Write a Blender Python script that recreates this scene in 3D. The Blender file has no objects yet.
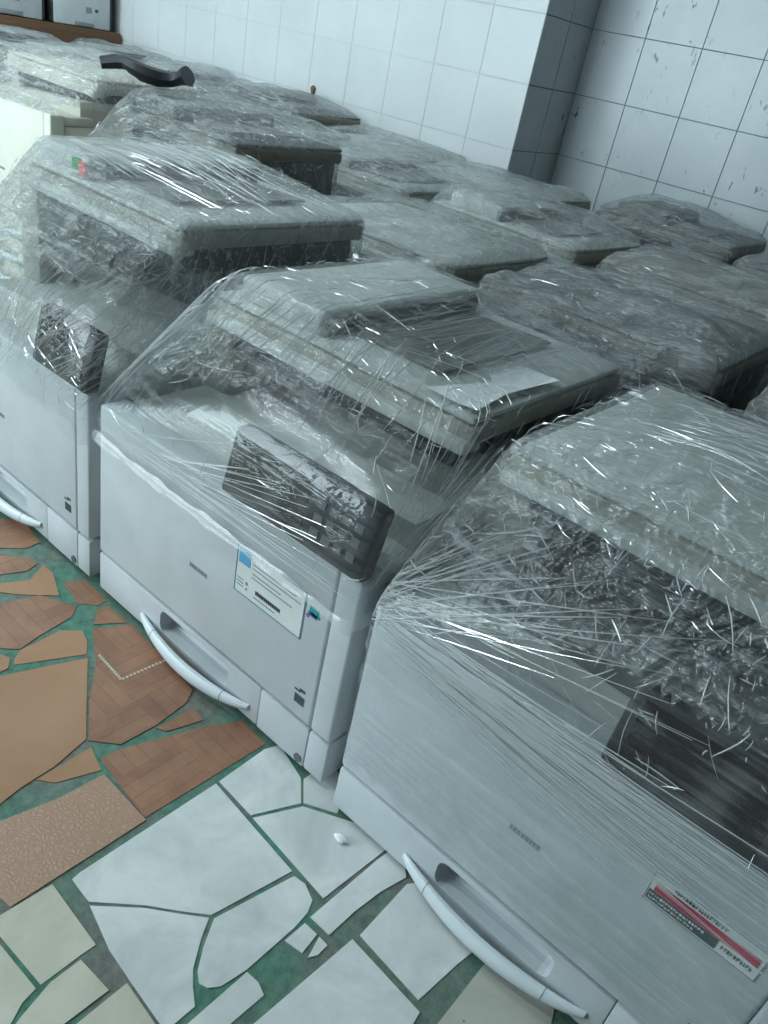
import bpy, bmesh, math, random
import numpy as np
from mathutils import Vector, Matrix

scene = bpy.context.scene
COL = scene.collection

# ------------------------------------------------------------------ camera
CAM_H = 0.971
YAW, PITCH, ROLL, FPX = -0.604728, 0.531342, -0.215871, 788.08
cy, sy, cp, sp = math.cos(YAW), math.sin(YAW), math.cos(PITCH), math.sin(PITCH)
fwd = Vector((sy * cp, cy * cp, -sp)); right = Vector((cy, -sy, 0)); down = fwd.cross(right)
cr, sr = math.cos(ROLL), math.sin(ROLL)
r2 = right * cr + down * sr; d2 = down * cr - right * sr
cam_data = bpy.data.cameras.new('camera'); cam = bpy.data.objects.new('camera', cam_data); COL.objects.link(cam)
cam.matrix_world = Matrix(((r2.x, -d2.x, -fwd.x, 0), (r2.y, -d2.y, -fwd.y, 0), (r2.z, -d2.z, -fwd.z, CAM_H), (0, 0, 0, 1)))
cam_data.sensor_fit = 'VERTICAL'; cam_data.sensor_height = 36.0; cam_data.lens = FPX * 36.0 / 1024.0
cam_data.clip_start = 0.02
scene.camera = cam

# ------------------------------------------------------------------ light
scene.view_settings.view_transform = 'Standard'
scene.view_settings.look = 'None'
scene.view_settings.gamma = 1.0
scene.view_settings.use_curve_mapping = False
scene.view_settings.exposure = -0.12
scene.cycles.transparent_max_bounces = 24
scene.cycles.max_bounces = 8
world = bpy.data.worlds.new('world'); scene.world = world; world.use_nodes = True
wb = world.node_tree.nodes['Background']; wb.inputs[0].default_value = (0.55, 0.78, 0.88, 1); wb.inputs[1].default_value = 0.25

def area_light(name, loc, target, sx, sy_, power, color):
    l = bpy.data.lights.new(name, 'AREA'); l.shape = 'RECTANGLE'; l.size = sx; l.size_y = sy_; l.energy = power; l.color = color
    o = bpy.data.objects.new(name, l); COL.objects.link(o); o.location = loc
    o.rotation_euler = (Vector(target) - Vector(loc)).to_track_quat('-Z', 'Y').to_euler()
    return o
# daylight entering by the wide shop doorway behind and to the left of the camera
area_light('doorway_daylight', (-3.6, -1.95, 1.35), (-2.6, 1.5, 0.7), 2.6, 2.3, 165, (0.76, 0.93, 1.0))

TUBE_STRENGTH = 230.0

# ------------------------------------------------------------------ materials
def new_mat(name):
    m = bpy.data.materials.new(name); m.use_nodes = True
    nt = m.node_tree; nt.nodes.clear()
    out = nt.nodes.new('ShaderNodeOutputMaterial')
    return m, nt, out
def N(nt, t, **kw):
    n = nt.nodes.new(t)
    for k, v in kw.items(): setattr(n, k, v)
    return n
def L(nt, a, b): nt.links.new(a, b)
def ramp(nt, fac, stops):
    r = N(nt, 'ShaderNodeValToRGB'); els = r.color_ramp.elements
    while len(els) < len(stops): els.new(0.5)
    for e, (p, c) in zip(els, stops):
        e.position = p; e.color = tuple(c) + (1,) if len(c) == 3 else c
    L(nt, fac, r.inputs[0]); return r
def noise(nt, vec, scale, detail=3, rough=0.55, dist=0.0):
    n = N(nt, 'ShaderNodeTexNoise'); n.inputs['Scale'].default_value = scale; n.inputs['Detail'].default_value = detail
    n.inputs['Roughness'].default_value = rough; n.inputs['Distortion'].default_value = dist
    if vec is not None: L(nt, vec, n.inputs['Vector'])
    return n
def objcoord(nt, scale=(1, 1, 1), rot=(0, 0, 0), use='Object'):
    t = N(nt, 'ShaderNodeTexCoord'); m = N(nt, 'ShaderNodeMapping')
    m.inputs['Scale'].default_value = scale; m.inputs['Rotation'].default_value = rot
    L(nt, t.outputs[use], m.inputs['Vector']); return m.outputs[0]
def worldpos(nt, scale=(1, 1, 1), rot=(0, 0, 0)):
    g = N(nt, 'ShaderNodeNewGeometry'); m = N(nt, 'ShaderNodeMapping')
    m.inputs['Scale'].default_value = scale; m.inputs['Rotation'].default_value = rot
    L(nt, g.outputs['Position'], m.inputs['Vector']); return m.outputs[0]

def surface_mat(name, c1, c2, scale=6, rough=0.5, spec=0.4, bump=0.0, bscale=60, stretch=(1, 1, 1), rot=(0, 0, 0), lo=0.35, hi=0.7, pos=True):
    m, nt, out = new_mat(name)
    b = N(nt, 'ShaderNodeBsdfPrincipled')
    v = worldpos(nt, stretch, rot) if pos else objcoord(nt, stretch, rot)
    n = noise(nt, v, scale, 5, 0.6, 0.3)
    r = ramp(nt, n.outputs[0], [(lo, c1), (hi, c2)])
    L(nt, r.outputs[0], b.inputs['Base Color'])
    b.inputs['Roughness'].default_value = rough; b.inputs['Specular IOR Level'].default_value = spec
    if bump:
        n2 = noise(nt, v, bscale, 4); bp = N(nt, 'ShaderNodeBump'); bp.inputs['Strength'].default_value = bump; bp.inputs['Distance'].default_value = 0.003
        L(nt, n2.outputs[0], bp.inputs['Height']); L(nt, bp.outputs[0], b.inputs['Normal'])
    L(nt, b.outputs[0], out.inputs[0]); return m

M = {}
M['white_plastic'] = surface_mat('white_plastic', (0.54, 0.575, 0.595), (0.62, 0.655, 0.675), 9, 0.45, 0.35)
M['handle_plastic'] = surface_mat('handle_plastic', (0.68, 0.74, 0.77), (0.74, 0.79, 0.81), 9, 0.35, 0.4)
M['beige_plastic'] = surface_mat('beige_plastic', (0.33, 0.33, 0.28), (0.40, 0.40, 0.34), 7, 0.5, 0.3)
M['lid_plastic'] = surface_mat('lid_plastic', (0.50, 0.52, 0.49), (0.58, 0.60, 0.57), 7, 0.5, 0.3)
M['cream_plastic'] = surface_mat('cream_plastic', (0.66, 0.64, 0.55), (0.76, 0.74, 0.65), 7, 0.5, 0.3)
M['lid_grey'] = surface_mat('lid_grey', (0.12, 0.125, 0.12), (0.18, 0.185, 0.175), 7, 0.5, 0.3)  # dark lid tone; on the right-hand copiers it paints the fading light
M['lid_brown'] = surface_mat('lid_brown', (0.19, 0.175, 0.145), (0.26, 0.24, 0.20), 7, 0.5, 0.3)  # brown lid tone, also used to paint the dimmer right side
M['grey_plastic'] = surface_mat('grey_plastic', (0.04, 0.045, 0.045), (0.07, 0.075, 0.075), 8, 0.5, 0.3)
M['dark_plastic'] = surface_mat('dark_plastic', (0.016, 0.018, 0.022), (0.03, 0.032, 0.036), 10, 0.35, 0.5)
M['screen_glass'] = surface_mat('screen_glass', (0.02, 0.014, 0.014), (0.035, 0.022, 0.02), 6, 0.12, 0.6)  # reddish tint puts the floor's reflection into the glass colour
M['key_plastic'] = surface_mat('key_plastic', (0.10, 0.10, 0.11), (0.14, 0.14, 0.15), 6, 0.4, 0.4)
M['black'] = surface_mat('black_rubber', (0.008, 0.010, 0.013), (0.02, 0.022, 0.026), 12, 0.5, 0.4)
M['paper'] = surface_mat('paper', (0.86, 0.89, 0.90), (0.92, 0.94, 0.95), 20, 0.7, 0.2)
M['sticker_white'] = surface_mat('sticker_white', (0.70, 0.74, 0.73), (0.76, 0.79, 0.77), 20, 0.4, 0.3)
M['ink'] = surface_mat('ink', (0.06, 0.08, 0.09), (0.09, 0.11, 0.12), 30, 0.6, 0.2)
M['ink_soft'] = surface_mat('ink_soft', (0.22, 0.26, 0.28), (0.27, 0.31, 0.33), 30, 0.6, 0.2)
M['blue_ink'] = surface_mat('blue_ink', (0.10, 0.36, 0.60), (0.16, 0.45, 0.68), 30, 0.5, 0.2)
M['blue_line'] = surface_mat('blue_line', (0.12, 0.26, 0.36), (0.16, 0.32, 0.42), 30, 0.5, 0.2)
M['teal_ink'] = surface_mat('teal_ink', (0.02, 0.28, 0.28), (0.04, 0.36, 0.33), 30, 0.5, 0.2)
M['navy_ink'] = surface_mat('navy_ink', (0.05, 0.12, 0.30), (0.07, 0.15, 0.36), 30, 0.5, 0.2)
M['purple_ink'] = surface_mat('purple_ink', (0.30, 0.12, 0.35), (0.34, 0.15, 0.40), 30, 0.5, 0.2)
M['red_ink'] = surface_mat('red_ink', (0.42, 0.03, 0.07), (0.52, 0.05, 0.10), 30, 0.45, 0.3)
M['sticker_green'] = surface_mat('sticker_green', (0.02, 0.36, 0.08), (0.03, 0.45, 0.10), 30, 0.5, 0.2)
M['sticker_red'] = surface_mat('sticker_red', (0.75, 0.08, 0.08), (0.85, 0.12, 0.10), 30, 0.5, 0.2)
M['wood'] = surface_mat('brown_wood', (0.14, 0.075, 0.045), (0.22, 0.12, 0.07), 8, 0.6, 0.2, stretch=(1, 0.15, 3))
M['rust'] = surface_mat('rust', (0.16, 0.09, 0.04), (0.26, 0.15, 0.06), 30, 0.7, 0.2)
M['plaster'] = surface_mat('plaster', (0.17, 0.185, 0.185), (0.22, 0.235, 0.235), 3, 0.8, 0.1)
M['metal'] = surface_mat('lamp_metal', (0.6, 0.6, 0.6), (0.7, 0.7, 0.7), 3, 0.4, 0.4)

def emission_mat(name, col, s):
    m, nt, out = new_mat(name); e = N(nt, 'ShaderNodeEmission'); e.inputs[0].default_value = tuple(col) + (1,); e.inputs[1].default_value = s
    L(nt, e.outputs[0], out.inputs[0]); return m

def floor_mats():
    # white / cream terrazzo scraps
    def tile(name, a, b, rough=0.3, spots=True):
        m, nt, out = new_mat(name); bs = N(nt, 'ShaderNodeBsdfPrincipled'); v = worldpos(nt)
        n = noise(nt, v, 9, 6, 0.62, 0.6); r = ramp(nt, n.outputs[0], [(0.3, a), (0.62, b)])
        col = r.outputs[0]
        if spots:
            n2 = noise(nt, v, 75, 2, 0.5); r2_ = ramp(nt, n2.outputs[0], [(0.74, (0, 0, 0)), (0.78, (1, 1, 1))])
            n3 = noise(nt, v, 7, 2, 0.5); r3 = ramp(nt, n3.outputs[0], [(0.5, (0, 0, 0)), (0.6, (1, 1, 1))])
            mu = N(nt, 'ShaderNodeMath', operation='MULTIPLY'); L(nt, r2_.outputs[0], mu.inputs[0]); L(nt, r3.outputs[0], mu.inputs[1])
            mx = N(nt, 'ShaderNodeMixRGB'); mx.inputs[2].default_value = (0.12, 0.12, 0.11, 1); L(nt, mu.outputs[0], mx.inputs[0]); L(nt, col, mx.inputs[1]); col = mx.outputs[0]
        L(nt, col, bs.inputs['Base Color']); bs.inputs['Roughness'].default_value = rough; bs.inputs['Specular IOR Level'].default_value = 0.35
        L(nt, bs.outputs[0], out.inputs[0]); return m
    M['tile_white'] = tile('tile_white', (0.56, 0.59, 0.58), (0.80, 0.82, 0.80))
    M['tile_cream'] = tile('tile_cream', (0.52, 0.50, 0.40), (0.66, 0.63, 0.52))
    M['tile_ribbed'] = tile('tile_ribbed', (0.40, 0.40, 0.35), (0.54, 0.53, 0.47))
    M['tile_orange'] = surface_mat('tile_orange', (0.38, 0.215, 0.125), (0.46, 0.27, 0.165), 5, 0.6, 0.2)
    # rough pebbled orange
    m, nt, out = new_mat('tile_rough_orange'); bs = N(nt, 'ShaderNodeBsdfPrincipled'); v = worldpos(nt)
    vo = N(nt, 'ShaderNodeTexVoronoi', feature='DISTANCE_TO_EDGE'); vo.inputs['Scale'].default_value = 150
    nn = noise(nt, v, 30, 3); mixv = N(nt, 'ShaderNodeVectorMath', operation='ADD'); sc = N(nt, 'ShaderNodeVectorMath', operation='SCALE'); sc.inputs['Scale'].default_value = 0.02
    L(nt, nn.outputs['Color'], sc.inputs[0]); L(nt, v, mixv.inputs[0]); L(nt, sc.outputs[0], mixv.inputs[1]); L(nt, mixv.outputs[0], vo.inputs['Vector'])
    r = ramp(nt, vo.outputs['Distance'], [(0.02, (0.39, 0.23, 0.15)), (0.25, (0.45, 0.275, 0.185)), (0.5, (0.48, 0.30, 0.205))]); L(nt, r.outputs[0], bs.inputs['Base Color'])
    bp = N(nt, 'ShaderNodeBump'); bp.inputs['Distance'].default_value = 0.0015; bp.inputs['Strength'].default_value = 0.5; L(nt, vo.outputs['Distance'], bp.inputs['Height']); L(nt, bp.outputs[0], bs.inputs['Normal'])
    bs.inputs['Roughness'].default_value = 0.45; L(nt, bs.outputs[0], out.inputs[0]); M['tile_rough_orange'] = m
    # printed parquet tiles
    m, nt, out = new_mat('tile_parquet'); bs = N(nt, 'ShaderNodeBsdfPrincipled'); v = worldpos(nt, (1, 1, 1), (0, 0, 0.0))
    ch = N(nt, 'ShaderNodeTexChecker'); ch.inputs['Scale'].default_value = 9.0; L(nt, v, ch.inputs['Vector'])
    def planks(rot):
        vv = worldpos(nt, (1, 1, 1), (0, 0, rot)); b = N(nt, 'ShaderNodeTexBrick'); b.inputs['Scale'].default_value = 1.0
        b.inputs['Brick Width'].default_value = 0.111; b.inputs['Row Height'].default_value = 0.024; b.inputs['Mortar Size'].default_value = 0.0007
        b.inputs['Color1'].default_value = (0.31, 0.16, 0.095, 1); b.inputs['Color2'].default_value = (0.26, 0.125, 0.075, 1); b.inputs['Mortar'].default_value = (0.20, 0.10, 0.06, 1)
        b.offset = 0.0; L(nt, vv, b.inputs['Vector']); return b.outputs['Color']
    mx = N(nt, 'ShaderNodeMixRGB'); L(nt, ch.outputs['Fac'], mx.inputs[0]); L(nt, planks(0), mx.inputs[1]); L(nt, planks(math.pi / 2), mx.inputs[2])
    n = noise(nt, worldpos(nt), 14, 5, 0.65, 0.5); rr = ramp(nt, n.outputs[0], [(0.3, (0.75, 0.75, 0.75)), (0.7, (1.3, 1.28, 1.25))])
    mu = N(nt, 'ShaderNodeMixRGB', blend_type='MULTIPLY'); mu.inputs[0].default_value = 1; L(nt, mx.outputs[0], mu.inputs[1]); L(nt, rr.outputs[0], mu.inputs[2])
    L(nt, mu.outputs[0], bs.inputs['Base Color']); bs.inputs['Roughness'].default_value = 0.4; L(nt, bs.outputs[0], out.inputs[0]); M['tile_parquet'] = m
    # green cement between the scraps, worn grey in places
    m, nt, out = new_mat('green_grout'); bs = N(nt, 'ShaderNodeBsdfPrincipled'); v = worldpos(nt)
    n = noise(nt, v, 5.5, 4, 0.6, 0.3); r = ramp(nt, n.outputs[0], [(0.42, (0.075, 0.21, 0.15)), (0.60, (0.17, 0.18, 0.155))])
    n2 = noise(nt, v, 60, 5, 0.7); r2_ = ramp(nt, n2.outputs[0], [(0.3, (0.6, 0.6, 0.6)), (0.7, (1.35, 1.35, 1.35))])
    mu = N(nt, 'ShaderNodeMixRGB', blend_type='MULTIPLY'); mu.inputs[0].default_value = 1; L(nt, r.outputs[0], mu.inputs[1]); L(nt, r2_.outputs[0], mu.inputs[2])
    L(nt, mu.outputs[0], bs.inputs['Base Color']); bs.inputs['Roughness'].default_value = 0.75
    bp = N(nt, 'ShaderNodeBump'); bp.inputs['Distance'].default_value = 0.002; bp.inputs['Strength'].default_value = 0.5; L(nt, n2.outputs[0], bp.inputs['Height']); L(nt, bp.outputs[0], bs.inputs['Normal'])
    L(nt, bs.outputs[0], out.inputs[0]); M['grout'] = m
floor_mats()

def wall_tile_mat(name, a, b, dirt):
    m, nt, out = new_mat(name); bs = N(nt, 'ShaderNodeBsdfPrincipled'); v = worldpos(nt)
    n = noise(nt, v, 3.0, 5, 0.6, 0.4); r = ramp(nt, n.outputs[0], [(0.3, a), (0.7, b)]); col = r.outputs[0]
    if dirt:
        vs = worldpos(nt, (1, 1, 0.45), (0, 0.5, 0))
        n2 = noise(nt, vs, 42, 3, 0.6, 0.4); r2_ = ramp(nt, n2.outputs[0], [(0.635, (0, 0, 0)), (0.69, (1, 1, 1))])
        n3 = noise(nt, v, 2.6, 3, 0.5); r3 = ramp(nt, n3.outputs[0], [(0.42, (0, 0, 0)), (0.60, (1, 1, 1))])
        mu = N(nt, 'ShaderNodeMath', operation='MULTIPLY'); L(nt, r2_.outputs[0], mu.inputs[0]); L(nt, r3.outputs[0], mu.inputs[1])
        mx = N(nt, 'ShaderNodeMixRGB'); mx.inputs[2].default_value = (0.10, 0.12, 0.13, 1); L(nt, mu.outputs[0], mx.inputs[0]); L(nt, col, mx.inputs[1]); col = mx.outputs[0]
    L(nt, col, bs.inputs['Base Color']); bs.inputs['Roughness'].default_value = 0.28; bs.inputs['Specular IOR Level'].default_value = 0.4
    L(nt, bs.outputs[0], out.inputs[0]); return m
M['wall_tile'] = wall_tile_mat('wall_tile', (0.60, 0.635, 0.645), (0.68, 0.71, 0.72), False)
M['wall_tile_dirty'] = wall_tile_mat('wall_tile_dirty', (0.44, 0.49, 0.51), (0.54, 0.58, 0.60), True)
M['grout_dark'] = surface_mat('grout_dark', (0.17, 0.19, 0.20), (0.28, 0.31, 0.32), 8, 0.8, 0.1)
M['grout_pale'] = surface_mat('grout_pale', (0.48, 0.52, 0.53), (0.58, 0.62, 0.63), 3, 0.8, 0.1)

def film_mat(name, haze_lo, haze_hi, seed, gloss=0.16, streak_rot=(0, 0, 0), streak=(3, 40, 40), bump=0.55):
    m, nt, out = new_mat(name)
    v = objcoord(nt); vs = objcoord(nt, streak, streak_rot)
    add = N(nt, 'ShaderNodeVectorMath', operation='ADD'); add.inputs[1].default_value = (seed, seed * 1.7, seed * 0.6); L(nt, v, add.inputs[0])
    n1 = noise(nt, add.outputs[0], 11, 3, 0.55, 1.2)           # big creases
    n2 = noise(nt, add.outputs[0], 42, 1, 0.5, 2.0)            # crumple
    n3 = noise(nt, vs, 2.2, 4, 0.65, 0.4)                      # stretch lines
    s1 = N(nt, 'ShaderNodeMath', operation='MULTIPLY'); s1.inputs[1].default_value = 1.5; L(nt, n1.outputs[0], s1.inputs[0])
    s2 = N(nt, 'ShaderNodeMath', operation='MULTIPLY'); s2.inputs[1].default_value = 0.28; L(nt, n2.outputs[0], s2.inputs[0])
    a1 = N(nt, 'ShaderNodeMath', operation='ADD'); L(nt, s1.outputs[0], a1.inputs[0]); L(nt, s2.outputs[0], a1.inputs[1])
    s3 = N(nt, 'ShaderNodeMath', operation='MULTIPLY'); s3.inputs[1].default_value = 0.7; L(nt, n3.outputs[0], s3.inputs[0])
    a2 = N(nt, 'ShaderNodeMath', operation='ADD'); L(nt, a1.outputs[0], a2.inputs[0]); L(nt, s3.outputs[0], a2.inputs[1])
    bp = N(nt, 'ShaderNodeBump'); bp.inputs['Strength'].default_value = bump; bp.inputs['Distance'].default_value = 0.03; L(nt, a2.outputs[0], bp.inputs['Height'])
    gl = N(nt, 'ShaderNodeBsdfGlossy'); gl.inputs['Roughness'].default_value = 0.06; gl.inputs['Color'].default_value = (1, 1, 1, 1); L(nt, bp.outputs[0], gl.inputs['Normal'])
    tr = N(nt, 'ShaderNodeBsdfTransparent'); tr.inputs[0].default_value = (0.95, 0.965, 0.965, 1)
    df = N(nt, 'ShaderNodeBsdfDiffuse'); df.inputs[0].default_value = (0.80, 0.84, 0.85, 1); L(nt, bp.outputs[0], df.inputs['Normal'])
    tl = N(nt, 'ShaderNodeBsdfTranslucent'); tl.inputs[0].default_value = (0.80, 0.84, 0.85, 1)
    mk = N(nt, 'ShaderNodeMixShader'); mk.inputs[0].default_value = 0.3; L(nt, df.outputs[0], mk.inputs[1]); L(nt, tl.outputs[0], mk.inputs[2])
    # milky where the film is layered or gathered in lines
    hz = N(nt, 'ShaderNodeMath', operation='ADD'); L(nt, n3.outputs[0], hz.inputs[0]); hb = N(nt, 'ShaderNodeMath', operation='MULTIPLY'); hb.inputs[1].default_value = 0.8; L(nt, n1.outputs[0], hb.inputs[0]); L(nt, hb.outputs[0], hz.inputs[1])
    hr = N(nt, 'ShaderNodeMapRange'); hr.inputs['From Min'].default_value = 0.84; hr.inputs['From Max'].default_value = 1.2; hr.inputs['To Min'].default_value = haze_lo; hr.inputs['To Max'].default_value = haze_hi
    L(nt, hz.outputs[0], hr.inputs['Value'])
    m1 = N(nt, 'ShaderNodeMixShader'); L(nt, hr.outputs[0], m1.inputs[0]); L(nt, tr.outputs[0], m1.inputs[1]); L(nt, mk.outputs[0], m1.inputs[2])
    lw = N(nt, 'ShaderNodeLayerWeight'); lw.inputs['Blend'].default_value = 0.25; L(nt, bp.outputs[0], lw.inputs['Normal'])
    gr = N(nt, 'ShaderNodeMapRange'); gr.inputs['To Min'].default_value = gloss * 0.5; gr.inputs['To Max'].default_value = min(0.9, gloss * 3.2); L(nt, lw.outputs['Fresnel'], gr.inputs['Value'])
    m2 = N(nt, 'ShaderNodeMixShader'); L(nt, gr.outputs[0], m2.inputs[0]); L(nt, m1.outputs[0], m2.inputs[1]); L(nt, gl.outputs[0], m2.inputs[2])
    L(nt, m2.outputs[0], out.inputs[0]); return m
M['film'] = film_mat('stretch_film', 0.02, 0.55, 0.0, gloss=0.14, bump=0.8)
M['film_clear'] = film_mat('stretch_film_clear', 0.01, 0.42, 3.1, gloss=0.115, bump=0.4)
M['film_tight'] = film_mat('stretch_film_tight', 0.03, 0.26, 5.7, gloss=0.08, streak=(1.0, 30, 45), bump=0.10)
M['film_milky'] = film_mat('stretch_film_milky', 0.10, 0.62, 1.3, gloss=0.14, bump=0.8)
M['film_far_clear'] = film_mat('stretch_film_far_clear', 0.08, 0.6, 4.4, gloss=0.17, bump=0.9)
M['film_far'] = film_mat('stretch_film_far', 0.16, 0.75, 9.3, gloss=0.15, bump=0.8)
def fold_mat(name, alpha, gloss=0.5):
    m, nt, out = new_mat(name)
    gl = N(nt, 'ShaderNodeBsdfGlossy'); gl.inputs['Roughness'].default_value = 0.16
    df = N(nt, 'ShaderNodeBsdfDiffuse'); df.inputs[0].default_value = (0.9, 0.93, 0.94, 1)
    tr = N(nt, 'ShaderNodeBsdfTransparent')
    a = N(nt, 'ShaderNodeMixShader'); a.inputs[0].default_value = gloss; L(nt, df.outputs[0], a.inputs[1]); L(nt, gl.outputs[0], a.inputs[2])
    b = N(nt, 'ShaderNodeMixShader'); b.inputs[0].default_value = alpha; L(nt, tr.outputs[0], b.inputs[1]); L(nt, a.outputs[0], b.inputs[2])
    L(nt, b.outputs[0], out.inputs[0]); return m
M['fold'] = fold_mat('film_fold_glint', 0.7)  # white colour lets the raised folds stand in for glints too
M['rolled'] = fold_mat('film_rolled_edge', 0.24, 0.2)

# ------------------------------------------------------------------ mesh helpers
def tag(o, label=None, cat=None, group=None, kind=None):
    if label: o['label'] = label
    if cat: o['category'] = cat
    if group: o['group'] = group
    if kind: o['kind'] = kind
    return o
def link(name, me, parent=None, loc=None):
    o = bpy.data.objects.new(name, me); COL.objects.link(o)
    if parent is not None: o.parent = parent
    if loc is not None: o.location = loc
    return o
def empty(name, loc, rz=0.0):
    o = bpy.data.objects.new(name, None); COL.objects.link(o); o.location = loc; o.rotation_euler = (0, 0, rz); o.empty_display_size = 0.1
    return o
def finish(bm, name, mat, smooth=False):
    me = bpy.data.meshes.new(name); bm.normal_update(); bm.to_mesh(me); bm.free()
    me.materials.append(mat)
    if smooth:
        me.polygons.foreach_set('use_smooth', [True] * len(me.polygons))
        try: me.set_sharp_from_angle(angle=math.radians(40))
        except Exception: pass
    return me
def add_box(bm, x0, x1, y0, y1, z0, z1, r=0.0, seg=2, taper=None):
    g = bmesh.ops.create_cube(bm, size=1.0); vs = g['verts']
    for v in vs:
        v.co = Vector(((x0 + x1) / 2 + v.co.x * (x1 - x0), (y0 + y1) / 2 + v.co.y * (y1 - y0), (z0 + z1) / 2 + v.co.z * (z1 - z0)))
    if r > 0:
        es = list({e for v in vs for e in v.link_edges})
        bmesh.ops.bevel(bm, geom=es, offset=r, segments=seg, profile=0.5, affect='EDGES')
    return vs
def add_cyl(bm, c, rad, h, axis='Z', seg=16, rad2=None):
    rot = {'Z': Matrix(), 'Y': Matrix.Rotation(math.pi / 2, 4, 'X'), 'X': Matrix.Rotation(math.pi / 2, 4, 'Y')}[axis]
    bmesh.ops.create_cone(bm, cap_ends=True, segments=seg, radius1=rad, radius2=rad if rad2 is None else rad2, depth=h, matrix=Matrix.Translation(c) @ rot)
def box_me(name, mat, *a, r=0.0, seg=2):
    bm = bmesh.new(); add_box(bm, *a, r=r, seg=seg); return finish(bm, name, mat, r > 0)
def prism_me(name, mat, poly, z0, z1, bevel=0.0):
    bm = bmesh.new(); b = [bm.verts.new((x, y, z0)) for x, y in poly]; t = [bm.verts.new((x, y, z1)) for x, y in poly]
    n = len(poly); bm.faces.new(t); bm.faces.new(b[::-1])
    for i in range(n): bm.faces.new((b[i], b[(i + 1) % n], t[(i + 1) % n], t[i]))
    bmesh.ops.recalc_face_normals(bm, faces=bm.faces)
    return finish(bm, name, mat)
def quads_me(name, mat, rects, y, depth=0.0006):
    # flat print: list of (x0,x1,z0,z1) slightly proud of a front face at y
    bm = bmesh.new()
    for (x0, x1, z0, z1) in rects: add_box(bm, x0, x1, y - depth, y, z0, z1)
    return finish(bm, name, mat)

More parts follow.
